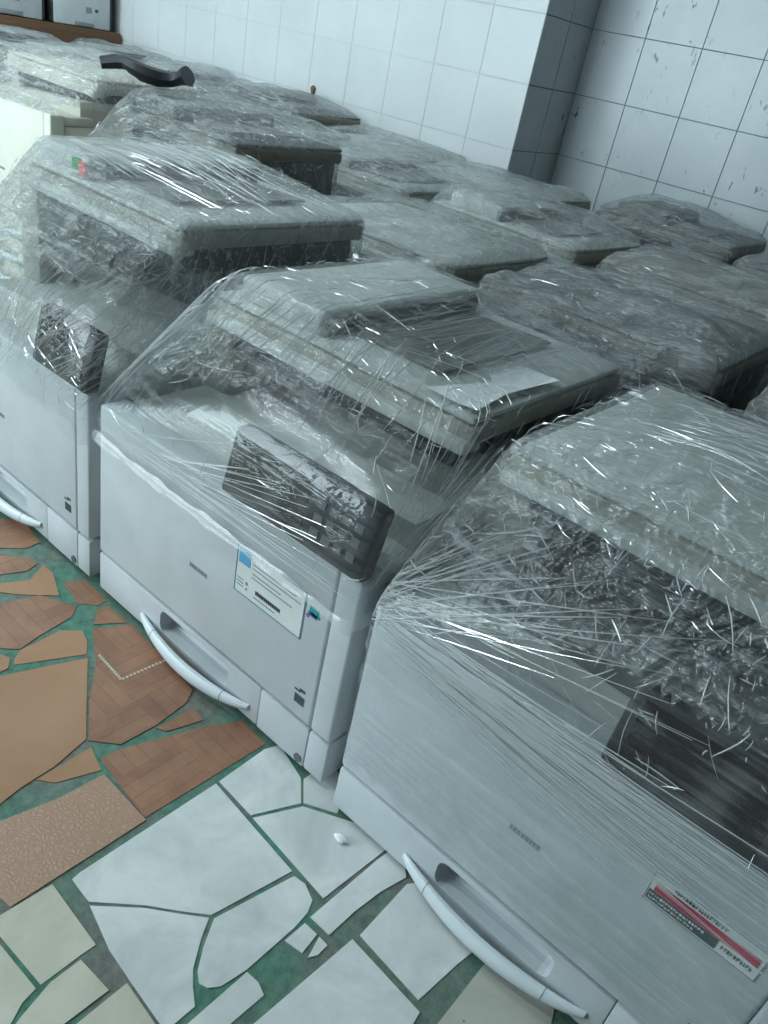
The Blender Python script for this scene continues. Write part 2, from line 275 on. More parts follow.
# ------------------------------------------------------------------ floor pieces (plan coordinates in metres)
TILES={
 'white':[
  [(-0.570,0.321),(-0.572,0.333),(-0.570,0.550),(-0.392,0.537),(-0.416,0.419),(-0.446,0.394),(-0.481,0.367),(-0.530,0.320),(-0.546,0.320)],
  [(-0.525,0.318),(-0.478,0.365),(-0.443,0.392),(-0.415,0.415),(-0.401,0.392),(-0.378,0.362),(-0.361,0.349),(-0.343,0.338),(-0.344,0.307),(-0.351,0.299),(-0.417,0.302),(-0.463,0.305)],
  [(-0.410,0.419),(-0.385,0.534),(-0.367,0.537),(-0.344,0.528),(-0.336,0.512),(-0.333,0.486),(-0.334,0.408),(-0.340,0.373),(-0.349,0.361),(-0.360,0.357),(-0.373,0.365),(-0.391,0.388)],
  [(-0.570,0.556),(-0.573,0.648),(-0.564,0.672),(-0.496,0.653),(-0.463,0.622),(-0.495,0.553)],
  [(-0.492,0.655),(-0.491,0.712),(-0.432,0.695),(-0.416,0.650),(-0.461,0.625)],
  [(-0.490,0.552),(-0.457,0.620),(-0.407,0.647),(-0.326,0.694),(-0.329,0.640),(-0.336,0.541)],
  [(-0.329,0.510),(-0.325,0.637),(-0.320,0.686),(-0.280,0.648),(-0.290,0.604),(-0.295,0.559),(-0.296,0.511)],
  [(-0.328,0.499),(-0.307,0.500),(-0.303,0.470),(-0.329,0.465)],
  [(-0.303,0.500),(-0.288,0.500),(-0.288,0.482),(-0.294,0.471)],
  [(-0.332,0.406),(-0.314,0.408),(-0.298,0.403),(-0.301,0.352),(-0.334,0.311)],
  [(-0.272,0.529),(-0.156,0.524),(-0.153,0.505),(-0.145,0.492),(-0.284,0.354)],
  [(-0.269,0.540),(-0.273,0.641),(-0.245,0.681),(-0.150,0.655),(-0.158,0.607),(-0.166,0.534)],
 ],
 'ribbed':[
  [(-0.134,0.640),(-0.050,0.682),(-0.024,0.601),(-0.133,0.505)],
 ],
 'cream':[
  [(-0.584,0.230),(-0.580,0.300),(-0.478,0.297),(-0.479,0.277),(-0.479,0.229),(-0.570,0.223)],
  [(-0.567,0.218),(-0.479,0.223),(-0.475,0.205),(-0.462,0.184),(-0.461,0.165)],
  [(-0.474,0.275),(-0.423,0.279),(-0.425,0.221),(-0.457,0.184),(-0.462,0.196),(-0.474,0.237)],
  [(-0.416,0.298),(-0.352,0.295),(-0.416,0.220)],
 ],
 'rough_orange':[
  [(-0.705,0.291),(-0.688,0.372),(-0.685,0.439),(-0.583,0.439),(-0.585,0.249),(-0.614,0.245)],
 ],
 'orange':[
  [(-0.948,0.412),(-0.903,0.543),(-0.759,0.452),(-0.743,0.395),(-0.739,0.345),(-0.730,0.303)],
  [(-0.735,0.366),(-0.739,0.450),(-0.695,0.439),(-0.715,0.382)],
  [(-0.962,0.454),(-0.975,0.461),(-0.987,0.477),(-0.993,0.549),(-0.973,0.576),(-0.946,0.569),(-0.919,0.551)],
  [(-1.007,0.442),(-0.980,0.453),(-0.961,0.440),(-0.960,0.419)],
  [(-1.172,0.525),(-1.149,0.579),(-1.176,0.618),(-1.147,0.621),(-1.082,0.596),(-1.122,0.545),(-1.153,0.516)],
 ],
 'parquet':[
  [(-0.960,0.593),(-0.931,0.651),(-0.745,0.636),(-0.729,0.612),(-0.720,0.552),(-0.721,0.490),(-0.755,0.460),(-0.818,0.500),(-0.884,0.552)],
  [(-0.710,0.547),(-0.710,0.615),(-0.680,0.610),(-0.691,0.570),(-0.696,0.555)],
  [(-0.711,0.454),(-0.708,0.484),(-0.669,0.598),(-0.640,0.654),(-0.583,0.651),(-0.590,0.444),(-0.646,0.448)],
  [(-1.115,0.496),(-1.098,0.569),(-1.036,0.602),(-1.016,0.581),(-1.004,0.517),(-0.992,0.478),(-1.018,0.448)],
  [(-1.254,0.566),(-1.209,0.610),(-1.188,0.612),(-1.178,0.587),(-1.197,0.538)],
  [(-1.367,0.623),(-1.336,0.665),(-1.250,0.652),(-1.245,0.623),(-1.278,0.578)],
  [(-1.108,0.623),(-1.095,0.658),(-1.022,0.656),(-1.018,0.637),(-1.042,0.612)],
  [(-1.008,0.631),(-1.004,0.651),(-0.948,0.651),(-0.976,0.603)],
 ],
}

# ------------------------------------------------------------------ room shell
YL, YR, XP, TILE = 3.16, 3.56, -1.937, 0.25
XMIN, XMAX, YMIN, CEIL = -5.62, 2.6, -2.3, 2.9
floor = link('floor', box_me('floor', M['grout'], XMIN, XMAX, YMIN, 3.75, -0.08, -0.0014)); tag(floor, kind='structure')
rng = random.Random(4)
for kind, polys in TILES.items():
    for poly in polys:
        c = (sum(p[0] for p in poly) / len(poly), sum(p[1] for p in poly) / len(poly)); k_ = 1.045 if kind in ('orange', 'parquet') else 1.0
        link('tile', prism_me('tile', M['tile_' + kind], [((x - c[0]) * k_, (y - c[1]) * k_) for x, y in poly], -0.01, rng.uniform(-0.0004, 0.0006)), floor, (c[0], c[1], 0))
# dotted inlay printed along the edge of the rope-border tile
bm = bmesh.new()
def dots(a, b, n):
    for i in range(n):
        t = (i + 0.5) / n; x = a[0] + (b[0] - a[0]) * t; y = a[1] + (b[1] - a[1]) * t
        add_box(bm, x - 0.0022, x + 0.0022, y - 0.0022, y + 0.0022, 0.0009, 0.0014)
dots((-0.903, 0.567), (-0.831, 0.563), 12); dots((-0.831, 0.563), (-0.825, 0.66), 14)
tag(link('dotted_border', finish(bm, 'dotted_border', M['tile_cream']), floor), kind='stuff')
# the crazy paving goes on around the part in view
def in_poly(x, y, P):
    c = False
    for i in range(len(P)):
        (x1, y1), (x2, y2) = P[i], P[i - 1]
        if (y1 > y) != (y2 > y) and x < (x2 - x1) * (y - y1) / (y2 - y1) + x1: c = not c
    return c
VIEW = [(-1.38, 0.66), (-1.37, 0.60), (-0.95, 0.40), (-0.70, 0.28), (-0.585, 0.22), (-0.46, 0.15), (-0.28, 0.34), (-0.14, 0.49), (-0.03, 0.59), (-0.02, 0.75), (-1.38, 0.75)]
kinds = ['orange', 'parquet', 'rough_orange', 'orange']
for i in range(22):
    for j in range(10):
        x0 = -2.10 + i * 0.125; y0 = -0.55 + j * 0.125
        w, d = 0.118, 0.118
        pts = [(x0 + rng.uniform(0, .012), y0 + rng.uniform(0, .012)), (x0 + w - rng.uniform(0, .012), y0 + rng.uniform(0, .012)), (x0 + w + rng.uniform(-.012, 0), y0 + d - rng.uniform(0, .012)), (x0 + rng.uniform(0, .012), y0 + d - rng.uniform(0, .012))]
        if any(in_poly(x0 + a * w / 4, y0 + b * d / 4, VIEW) for a in (0.6, 2, 3.4) for b in (0.6, 2, 3.4)): continue
        k = rng.choice(kinds) if x0 < -0.6 else rng.choice(['white', 'cream', 'white', 'white'])
        c = (x0 + w / 2, y0 + d / 2)
        link('tile', prism_me('tile', M['tile_' + k], [(x - c[0], y - c[1]) for x, y in pts], -0.01, 0.0), floor, (c[0], c[1], 0))

wall_back = tag(link('wall_back', box_me('wall_back', M['grout_pale'], XMIN, XP - 0.004, YL + 0.004, 3.75, -0.08, CEIL)), kind='structure')
wall_recess = tag(link('wall_recess', box_me('wall_recess', M['grout_dark'], XP - 0.004, XMAX, YR + 0.004, 3.75, -0.08, CEIL)), kind='structure')
wall_return = tag(link('wall_return', box_me('wall_return', M['grout_dark'], XP - 0.006, XP - 0.003, YL + 0.004, YR + 0.004, -0.08, CEIL)), kind='structure')
tag(link('wall_left', box_me('wall_left', M['plaster'], XMIN - 0.12, XMIN, YMIN, 3.75, -0.08, CEIL)), kind='structure')
tag(link('wall_right', box_me('wall_right', M['plaster'], XMAX, XMAX + 0.12, YMIN, 3.75, -0.08, CEIL)), kind='structure')
tag(link('ceiling', box_me('ceiling', M['plaster'], XMIN - 0.12, XMAX + 0.12, YMIN, 3.75, CEIL, CEIL + 0.1)), kind='structure')
bm = bmesh.new()
add_box(bm, XMIN, -4.75, YMIN, YMIN + 0.15, -0.08, CEIL); add_box(bm, -1.25, XMAX, YMIN, YMIN + 0.15, -0.08, CEIL); add_box(bm, -4.75, -1.25, YMIN, YMIN + 0.15, 2.55, CEIL)
tag(link('wall_front', finish(bm, 'wall_front', M['plaster'])), kind='structure')
ROW0 = 0.918 - 3 * 0.2495
def wall_tiles(parent, axis, start, n, const, mat, step, clip=None):
    g = 0.0009 if mat == 'wall_tile' else 0.002
    if axis == 'x': me = box_me('wall_tile', M[mat], -TILE / 2 + g, TILE / 2 - g, -0.004, 0.004, -0.12475 + g, 0.12475 - g)
    else: me = box_me('wall_tile', M[mat], -0.004, 0.004, -step / 2 + g, step / 2 - g, -0.12475 + g, 0.12475 - g)
    for i in range(n):
        for r in range(0, 11):
            z = ROW0 + (r + 0.5) * 0.2495
            if axis == 'x': link('wall_tile', me, parent, (start + (i + 0.5) * TILE * step, const + 0.003, z))
            else: link('wall_tile', me, parent, (const - 0.003, start + (i + 0.5) * step, z))
wall_tiles(wall_back, 'x', XP, 14, YL, 'wall_tile', -1)
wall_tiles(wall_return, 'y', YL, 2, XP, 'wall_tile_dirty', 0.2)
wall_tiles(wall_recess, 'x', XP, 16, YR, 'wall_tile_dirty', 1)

# fluorescent battens under the ceiling (above and behind the view)
M['tube'] = emission_mat('fluorescent_tube', (0.78, 0.95, 1.0), TUBE_STRENGTH)
def batten(x, y, label):
    t = empty('tube_lamp', (x, y, CEIL))
    link('housing', box_me('housing', M['metal'], -0.62, 0.62, -0.04, 0.04, -0.06, 0.0, r=0.006), t)
    bm = bmesh.new(); add_cyl(bm, (0, 0, -0.085), 0.014, 1.2, 'X', 12); link('tube', finish(bm, 'tube', M['tube'], True), t)
    for s in (-1, 1):
        link('end_cap', box_me('end_cap', M['metal'], s * 0.61 - 0.012, s * 0.61 + 0.012, -0.02, 0.02, -0.105, -0.05, r=0.004), t)
    tag(t, label, 'lamp', 'fluorescent tube lamps under the ceiling')
batten(-4.3, 1.1, 'fluorescent tube lamp under the ceiling above the far left copiers')
batten(-2.75, 0.5, 'fluorescent tube lamp under the ceiling above the front row')
batten(-1.9, -0.35, 'fluorescent tube lamp under the ceiling above the open paved floor')

# ------------------------------------------------------------------ copiers
W, D = 0.587, 0.62
def bool_cut(me, cutter_me, name, mat):
    a = bpy.data.objects.new('tmp_a', me); b = bpy.data.objects.new('tmp_b', cutter_me); COL.objects.link(a); COL.objects.link(b)
    md = a.modifiers.new('b', 'BOOLEAN'); md.operation = 'DIFFERENCE'; md.object = b; md.solver = 'EXACT'
    dg = bpy.context.evaluated_depsgraph_get(); out = bpy.data.meshes.new_from_object(a.evaluated_get(dg))
    bpy.data.objects.remove(a); bpy.data.objects.remove(b)
    out.name = name; out.materials.clear(); out.materials.append(mat); return out
def sweep_me(name, mat, path, sizes, seg=10):
    # path: list of points (mostly along x); sizes: (ry, rz) of the elliptical section
    bm = bmesh.new(); rings = []
    for p, (ry, rz) in zip(path, sizes):
        rings.append([bm.verts.new((p[0], p[1] + ry * math.cos(2 * math.pi * k / seg), p[2] + rz * math.sin(2 * math.pi * k / seg))) for k in range(seg)])
    for a, b in zip(rings, rings[1:]):
        for k in range(seg): bm.faces.new((a[k], a[(k + 1) % seg], b[(k + 1) % seg], b[k]))
    bm.faces.new(rings[0]); bm.faces.new(rings[-1][::-1]); bmesh.ops.recalc_face_normals(bm, faces=bm.faces)
    return finish(bm, name, mat, True)

def tray_parts(P, z0, z1, white, key):
    bm = bmesh.new(); add_box(bm, 0.0, 0.44, 0.0, 0.05, z0, z1, r=0.004, seg=2); me = finish(bm, 'tray', M[white], True)
    zc0, zc1 = z0 + (z1 - z0) * 0.30, z0 + (z1 - z0) * 0.88
    bm = bmesh.new(); add_box(bm, 0.185, 0.365, -0.02, 0.032, zc0, zc1, r=0.014, seg=3); cut = finish(bm, 'cut', M[white])
    tr = ('paper_tray', bool_cut(me, cut, 'paper_tray', M[white]), None)
    P.append(tr); k = len(P) - 1
    n = 18; path = []; sizes = []
    for i in range(n + 1):
        t = i / n; b = math.sin(math.pi * t)
        path.append((0.135 + 0.285 * t, -0.001 - 0.020 * b ** 0.8, z0 + 0.026 - 0.012 * b ** 0.7))
        sizes.append((0.004 + 0.005 * b ** 0.6, 0.005 + 0.009 * b ** 0.6))
    P.append(('handle', sweep_me('handle', M['handle_plastic'], path, sizes), k))
    for x in (0.185, 0.37):
        t = (x - 0.135) / 0.285; b = math.sin(math.pi * t)
        pth = [(x - 0.0006, -0.001 - 0.020 * b ** 0.8, z0 + 0.026 - 0.012 * b ** 0.7), (x + 0.0006, -0.001 - 0.020 * b ** 0.8, z0 + 0.026 - 0.012 * b ** 0.7)]
        s = (0.0043 + 0.005 * b ** 0.6, 0.0053 + 0.009 * b ** 0.6)
        P.append(('handle_joint', sweep_me('handle_joint', M['ink_soft'], pth, [s, s]), k))
    P.append(('tray_side_panel', box_me('tray_side_panel', M[white], 0.4408, 0.5460, 0.0, 0.05, z0, z1, r=0.002), None))
    k2 = len(P) - 1
    bm = bmesh.new(); add_cyl(bm, (0.535, -0.0005, z0 + 0.012), 0.0075, 0.003, 'Y', 20)
    P.append(('lock_button', finish(bm, 'lock_button', M['key_plastic'], True), k2))
    P.append(('size_mark', quads_me('size_mark', M['ink'], [(0.519, 0.523, z0 + .022, z0 + .030), (0.524, 0.532, z0 + .020, z0 + .024)], 0.001), k2))
    P.append(('corner_trim', box_me('corner_trim', M[white], 0.5468, W, 0.0, 0.05, z0, z1, r=0.004), None))
    P.append(('side_rail', box_me('side_rail', M['beige_plastic'], 0.572, 0.594, 0.052, 0.082, z0 + 0.004, z1, r=0.006), None))

PROTO = {}
def copier_proto(hb=0.385, hs=0.53, white='white_plastic', trays=1, adf=0.09, panel=0.31, lid='lid_plastic', sx=0.03, deck=None):
    """list of (name, mesh, parent index); hb front height, hs underside of the scanner"""
    key = (hb, hs, white, trays, adf, panel, lid, sx, deck)
    if key in PROTO: return PROTO[key]
    P = []; beige = 'beige_plastic' if lid == 'lid_plastic' else 'lid_brown'
    if white == 'cream_plastic': beige = 'cream_plastic'
    P.append(('body', box_me('body', M[beige], 0.004, W - 0.006, 0.052, 0.60, 0.012, hb - 0.03, r=0.006), None))
    for x in (0.05, W - 0.05):
        for y in (0.09, 0.55):
            bm = bmesh.new(); add_cyl(bm, (x, y, 0.006), 0.018, 0.012); P.append(('foot', finish(bm, 'foot', M['black'], True), None))
    th = 0.081
    for t in range(trays): tray_parts(P, 0.012 + t * (th + 0.003), 0.012 + t * (th + 0.003) + th - 0.002, white, t)
    zc = 0.012 + trays * (th + 0.003)
    P.append(('front_cover', box_me('front_cover', M[white], 0.0, 0.5460, 0.0, 0.052, zc, hb, r=0.005, seg=3), None)); fc = len(P) - 1
    gl = []; r_ = random.Random(3); x = 0.252
    for i in range(8):
        w = r_.uniform(0.003, 0.0055); gl.append((x, x + w, 0.214 + (zc - .096), 0.2215 + (zc - .096))); x += w + 0.0014
    P.append(('nameplate', quads_me('nameplate', M['ink_soft'], gl, 0.0), fc))
    z = zc + 0.028
    P.append(('pictogram', quads_me('pictogram', M['ink'], [(0.508, 0.528, z, z + 0.016), (0.506, 0.518, z + 0.022, z + 0.025), (0.516, 0.527, z + 0.025, z + 0.030)], 0.0), fc))
    P.append(('corner_trim', box_me('corner_trim', M[white], 0.5468, W, 0.0, 0.052, zc, hb, r=0.005, seg=3), None))
    P.append(('side_rail', box_me('side_rail', M['beige_plastic'], 0.572, 0.594, 0.054, 0.084, zc + 0.002, hb - 0.11, r=0.006), None))
    # output deck inside the body, sloping up to the right
    P.append(('front_sill', box_me('front_sill', M[lid], 0.004, W - 0.006, 0.045, 0.16, hb - 0.03, hb - 0.004, r=0.006), None))
    bm = bmesh.new(); vs = add_box(bm, 0.02, W - 0.02, 0.12, 0.46, hb - 0.03, hb + 0.004)
    for v in vs:
        if v.co.z > hb - 0.01: v.co.z += 0.035 * (v.co.x - 0.02) / 0.55
    P.append(('output_tray', finish(bm, 'output_tray', M[deck or lid]), None))  # deck override darkens the tray colour as interior shade
    P.append(('rear_column', box_me('rear_column', M['grey_plastic'], 0.012, W - 0.012, 0.40, 0.605, hb - 0.03, hs + 0.004, r=0.006), None)); rc = len(P) - 1  # near-black colour puts the cavity's shade into the column
    P.append(('exit_slot', box_me('exit_slot', M['black'], 0.13, 0.43, 0.392, 0.401, hb + 0.03, hs - 0.02, r=0.002), rc))
    P.append(('side_column', box_me('side_column', M[beige], 0.004, 0.075, 0.20, 0.42, hb - 0.03, hs + 0.004, r=0.006), None))
    P.append(('scanner', box_me('scanner', M[beige], sx, W, 0.17, D, hs + 0.006, hs + 0.036, r=0.007), None)); sc_ = len(P) - 1
    P.append(('scanner_lip', box_me('scanner_lip', M[lid], sx, W, 0.157, 0.20, hs - 0.004, hs + 0.016, r=0.006), sc_))
    P.append(('scanner_underside', box_me('scanner_underside', M['dark_plastic'], sx + 0.035, W - 0.03, 0.19, 0.41, hs - 0.045, hs + 0.002, r=0.006), sc_))
    P.append(('platen_lid', box_me('platen_lid', M[lid], sx + 0.006, W - 0.004, 0.172, D, hs + 0.037, hs + 0.047, r=0.005), None)); pl = len(P) - 1
    if adf is not False:
        P.append(('document_feeder', box_me('document_feeder', M[lid], adf, 0.285, 0.185, 0.60, hs + 0.045, hs + 0.086, r=0.010, seg=3), None)); af = len(P) - 1
        P.append(('feed_slot', box_me('feed_slot', M['grey_plastic'], 0.265, 0.292, 0.195, 0.59, hs + 0.047, hs + 0.076, r=0.003), af))
        bm = bmesh.new(); vs = add_box(bm, 0.29, 0.47, 0.25, 0.56, hs + 0.047, hs + 0.051)
        for v in vs: v.co.z += 0.006 * (v.co.x - 0.29) / 0.18
        P.append(('document_tray', finish(bm, 'document_tray', M['lid_grey']), af))
    if panel:
        bm = bmesh.new(); vs = add_box(bm, panel, 0.585, -0.006, 0.022, hb + 0.0, hb + 0.098, r=0.007, seg=2)
        for v in bm.verts: v.co.y += (v.co.z - hb) * 0.22
        P.append(('control_panel', finish(bm, 'control_panel', M['dark_plastic'], True), None)); cpn = len(P) - 1
        def tilted(name, mat, rects, d):
            bm = bmesh.new()
            for (x0, x1, z0, z1) in rects: add_box(bm, x0, x1, -0.006 - d, -0.003, z0, z1)
            for v in bm.verts: v.co.y += (v.co.z - hb) * 0.22
            return finish(bm, name, M[mat])
        P.append(('screen', tilted('screen', 'screen_glass', [(panel + 0.015, panel + 0.58 * (0.585 - panel), hb + .018, hb + .088)], 0.0006), cpn))
        P.append(('keys', tilted('keys', 'key_plastic', [(0.485 + i * .022, 0.485 + i * .022 + .014, hb + .022 + j * .02, hb + .022 + j * .02 + .011) for i in range(4) for j in range(3) if 0.485 + i * .022 > panel + 0.62 * (0.585 - panel)], 0.0018), cpn))
    PROTO[key] = P; return P

# --- stretch film: a rounded skin drawn tight over the machine (support planes of its corner points)
def ico_dirs(sub, cache={}):
    if sub not in cache:
        bm = bmesh.new(); bmesh.ops.create_icosphere(bm, subdivisions=sub, radius=1.0)
        bm.verts.ensure_lookup_table()
        V = np.array([v.co[:] for v in bm.verts]); F = np.array([[v.index for v in f.verts] for f in bm.faces]); bm.free()
        V /= np.linalg.norm(V, axis=1)[:, None]; cache[sub] = (V, F)
    return cache[sub]
class Skin:
    def __init__(self, pts, centre, p=45):
        self.c = np.array(centre); self.p = p
        bm = bmesh.new()
        for q in pts: bm.verts.new(q)
        bmesh.ops.convex_hull(bm, input=bm.verts, use_existing_faces=False)
        bm.normal_update(); pl = set()
        for f in bm.faces:
            n = np.array(f.normal[:]); q = np.array(f.verts[0].co[:]); d = n @ (q - self.c)
            if d < 0: n, d = -n, -d
            if d > 1e-4: pl.add(tuple(np.round(np.append(n / d, 0), 3)[:3]))
        bm.free(); self.A = np.array(sorted(pl))
    def radius(self, dirs):
        a = np.clip(dirs @ self.A.T, 0, None)
        mx = a.max(1, keepdims=True) + 1e-9
        return 1.0 / (mx[:, 0] * (((a / mx) ** self.p).sum(1)) ** (1.0 / self.p))
    def point(self, q, off=0.0):
        d = np.asarray(q, float) - self.c; d /= np.linalg.norm(d)
        return self.c + d * (self.radius(d[None])[0] + off)
    def normal(self, q):
        d = np.asarray(q, float) - self.c; d /= np.linalg.norm(d)
        a = self.A @ d; n = self.A[a.argmax()]; return n / np.linalg.norm(n)
def crumple(P, seed, amp, freq):
    r = np.random.RandomState(seed); h = np.zeros(len(P))
    for i in range(26):
        k = r.normal(size=3); k /= np.linalg.norm(k); f = freq * (2 ** r.uniform(0, 2.6)); ph = r.uniform(0, 6.28)
        k2 = r.normal(size=3); w = np.sin(P @ k2 * f * 0.5 + r.uniform(0, 6.28))
        h += (1 - 2 * np.abs(np.sin(P @ k * f + ph + 0.8 * w))) / (f / freq)
    return h / h.std() * amp
def film_points(hb, hs, adf=0.09, panel=0.31, zb=0.05, e=0.008, tops=None, sx=0.03):
    zt = hs + 0.047 + e; ey = e; p = [(-e, -e, zb), (W + e, -e, zb), (-e, D + e, zb), (W + e, D + e, zb)]
    p += [(-e, -e, hb + 0.002), (W + e, -e, hb + 0.002), (sx - e, D + e, hs), (W + e, D + e, hs)]
    p += [(sx - e, 0.157 - e, hs - 0.004), (W + e, 0.157 - e, hs - 0.004), (sx - e, 0.175, zt), (W + e, 0.175, zt), (sx - e, D + e, zt), (W + e, D + e, zt)]
    if adf is not False: p += [(x, y, hs + 0.086 + e) for x in (adf, 0.285) for y in (0.185, 0.6)]
    if panel: p += [(x, y, z) for x in (panel - 0.01, 0.598) for y, z in ((-0.022, hb + 0.0), (0.004, hb + 0.110))]
    return p + (tops or [])
def film_mesh(skin, sub, seed, cut, mat, amp=0.0022, freq=34.0, dents=(), sag=None):
    V, F = ico_dirs(sub); R = skin.radius(V); P = skin.c + V * R[:, None]
    h = crumple(P, seed, amp, freq) + crumple(P, seed + 50, amp * 1.3, freq * 0.28) + amp * 1.2
    lump = np.abs(crumple(P, seed + 90, sag, 6.0)) * np.clip(V[:, 2] * 2.2, 0, 1) if sag else None
    h = np.maximum(h, -0.002)
    for (c, rad, dep) in dents:
        h -= dep * np.exp(-((P - np.array(c)) ** 2).sum(1) / rad ** 2)
    P = P + V * h[:, None]
    if sag: P[:, 2] += lump
    zc = np.array([cut(*q) for q in P]); keep = P[:, 2] > zc
    k2 = keep[F].all(1); F2 = F[k2]; used = np.unique(F2); idx = -np.ones(len(P), int); idx[used] = np.arange(len(used))
    me = bpy.data.meshes.new('film'); me.from_pydata(P[used].tolist(), [], idx[F2].tolist()); me.materials.append(mat)
    me.polygons.foreach_set('use_smooth', [True] * len(me.polygons)); me.update(); return me
def folds_mesh(skin, segs, seed, mat, cut=None):
    """raised creases of the film, whitened as painted glints: (start, end, width, bend) drawn over the skin"""
    r = random.Random(seed); verts = []; faces = []
    for (a, b, w, bend) in segs:
        a = np.array(a, float); b = np.array(b, float); ln = np.linalg.norm(b - a); n = max(4, min(20, int(ln / 0.012)))
        side = np.cross(b - a, np.array([r.uniform(-1, 1) for _ in range(3)])); side /= (np.linalg.norm(side) + 1e-9); ring = []
        pts = [skin.point(a + (b - a) * (i / n) + side * bend * math.sin(math.pi * i / n), 0.0028) for i in range(n + 1)]
        if cut is not None and min(q[2] - cut(*q) for q in pts) < 0: continue
        base = len(verts)
        for i, q in enumerate(pts):
            t = pts[min(i + 1, n)] - pts[max(i - 1, 0)]; nn = skin.normal(q); s = np.cross(t, nn); s /= (np.linalg.norm(s) + 1e-9)
            ww = w * (0.15 + 0.85 * math.sin(math.pi * (0.04 + 0.92 * i / n)) ** 0.6)
            verts += [tuple(q - s * ww), tuple(q + nn * ww * 1.1), tuple(q + s * ww)]
        for i in range(n):
            k = base + 3 * i; faces += [(k, k + 3, k + 4, k + 1), (k + 1, k + 4, k + 5, k + 2)]
    me = bpy.data.meshes.new('folds'); me.from_pydata(verts, [], faces); me.materials.append(mat); me.update(); return me
def rolled_me(skin, path, rad, seed, mat):
    r = random.Random(seed); bm = bmesh.new(); rings = []; n = len(path)
    for i, q in enumerate(path):
        q = skin.point(q, 0.003); t = np.array(path[min(i + 1, n - 1)]) - np.array(path[max(i - 1, 0)]); nn = skin.normal(q); s = np.cross(t, nn); s /= np.linalg.norm(s)
        k = rad * (1 + 0.25 * math.sin(i * 0.45) + 0.15 * math.sin(i * 1.1)) * r.uniform(0.93, 1.07)
        rings.append([bm.verts.new(tuple(q + s * k * 1.7 * math.cos(a) + nn * k * 0.8 * math.sin(a))) for a in [j * math.pi / 3 for j in range(6)]])
    for a, b in zip(rings, rings[1:]):
        for j in range(6): bm.faces.new((a[j], a[(j + 1) % 6], b[(j + 1) % 6], b[j]))
    return finish(bm, 'rolled_edge', mat, True)
def glint_creases(r, n, lo, hi, w0, w1, box):
    out = []
    for _ in range(n):
        a = [r.uniform(*box[0]), r.uniform(*box[1]), r.uniform(*box[2])]; ln = r.uniform(lo, hi); d = np.array([r.gauss(0, 1) for _ in range(3)]); d /= np.linalg.norm(d)
        out.append((a, (np.array(a) + d * ln).tolist(), r.uniform(w0, w1), r.uniform(-.07, .07) * ln))
    return out

def place_copier(loc, rz, label, group, seed, proto={}, mat='film_far', sub=5, zcut=0.3, segs=None, amp=0.0022, p=80, film=True, tops=None, dents=(), cutfn=None, n_crease=70, freq=34.0, zb=0.05, sag=None, tight=None, w=1.0, ytight=0.045):
    root = empty('photocopier', loc, rz); tag(root, label, 'photocopier', group)
    objs = []
    for (name, me, par) in copier_proto(**proto):
        objs.append(link(name, me, root if par is None else objs[par]))
    hb, hs = proto.get('hb', 0.385), proto.get('hs', 0.53)
    skin = None
    if film:
        sk = Skin(film_points(hb, hs, proto.get('adf', 0.09), proto.get('panel', 0.31), zb=zb, tops=tops, sx=proto.get('sx', 0.03)), (W / 2, 0.34, hb * 0.62 + hs * 0.3), p); skin = sk
        rr = random.Random(seed); ph = rr.uniform(0, 6)
        cut = cutfn or (lambda x, y, z: zcut + 0.012 * math.sin(9 * x + 7 * y + ph) + 0.05 * (x - 0.3))
        f = link('film_wrap', film_mesh(sk, sub, seed, cut, M[mat], amp, freq, dents, sag), root)
        f['label'] = 'clear stretch film'
        if tight is not None:
            f.data.materials.append(M['film_tight'])
            cz = [0.0] * (3 * len(f.data.polygons)); f.data.polygons.foreach_get('center', cz)
            f.data.polygons.foreach_set('material_index', [1 if (z < tight or y_ < ytight) else 0 for y_, z in zip(cz[1::3], cz[2::3])])
        sg = list(segs or []) + glint_creases(rr, n_crease, 0.006, 0.045, 0.0004 * w, 0.0010 * w, ((0, W), (0, D), (hb, hs + 0.1)))  # short white slivers painted as glints on the creased film
        link('film_crease_glints', folds_mesh(sk, sg, seed, M['fold'], cut), f)['kind'] = 'stuff'
    return root, skin, objs

GRP = 'film-wrapped photocopiers standing in rows'
# ---- front row -------------------------------------------------------------
Y1 = 0.66
r = random.Random(11)
def lines(n, fa, fb, w=(0.0005, 0.0014), bend=0.006):
    return [(fa(), fb(), r.uniform(*w), r.uniform(-bend, bend)) for _ in range(n)]
U = r.uniform
def jit(p, s): return [p[0] + U(-s, s), p[1] + U(-s, s), p[2] + U(-s, s)]
# middle copier of the front row
def pair_v():
    x = U(0.02, 0.57); y = U(0.10, 0.16); z = U(0.46, 0.53); return (x, y, z), (x + U(-.03, .03), y + U(0.05, 0.10), U(0.57, 0.62))
segs = []
for _ in range(70):
    a, b = pair_v(); segs.append((a, b, U(.0004, .0011), U(-.004, .004)))
for _ in range(60):
    x = U(0.28, 0.58); segs.append(((x, U(.2, .3), .62), (x + U(-.05, .02), U(.4, .6), .62), U(.0004, .0010), U(-.004, .004)))
for _ in range(40):
    segs.append((jit((-.0, .02, .40), .03), (U(-.01, .1), U(.12, .2), U(.50, .58)), U(.0005, .0014), U(-.004, .004)))
for _ in range(60):
    y = U(.0, .3); segs.append(((W + .01, y * 0.4, U(.38, .42)), (W + .01, y + .15, U(.46, .56)), U(.0004, .001), U(-.004, .004)))
for _ in range(26):
    segs.append(((U(0, .2), -.01, U(.35, .38)), (U(.3, .58), -.01, U(.36, .47)), U(.0003, .0008), U(-.004, .004)))
segs += glint_creases(r, 250, .004, .02, .0004, .0011, ((0, W), (.08, .3), (.48, .6)))
cut2 = lambda x, y, z: 0.330 + 0.02 * math.sin(5 * x) * (x - 0.1) - 0.02 * max(0, x - 0.35)
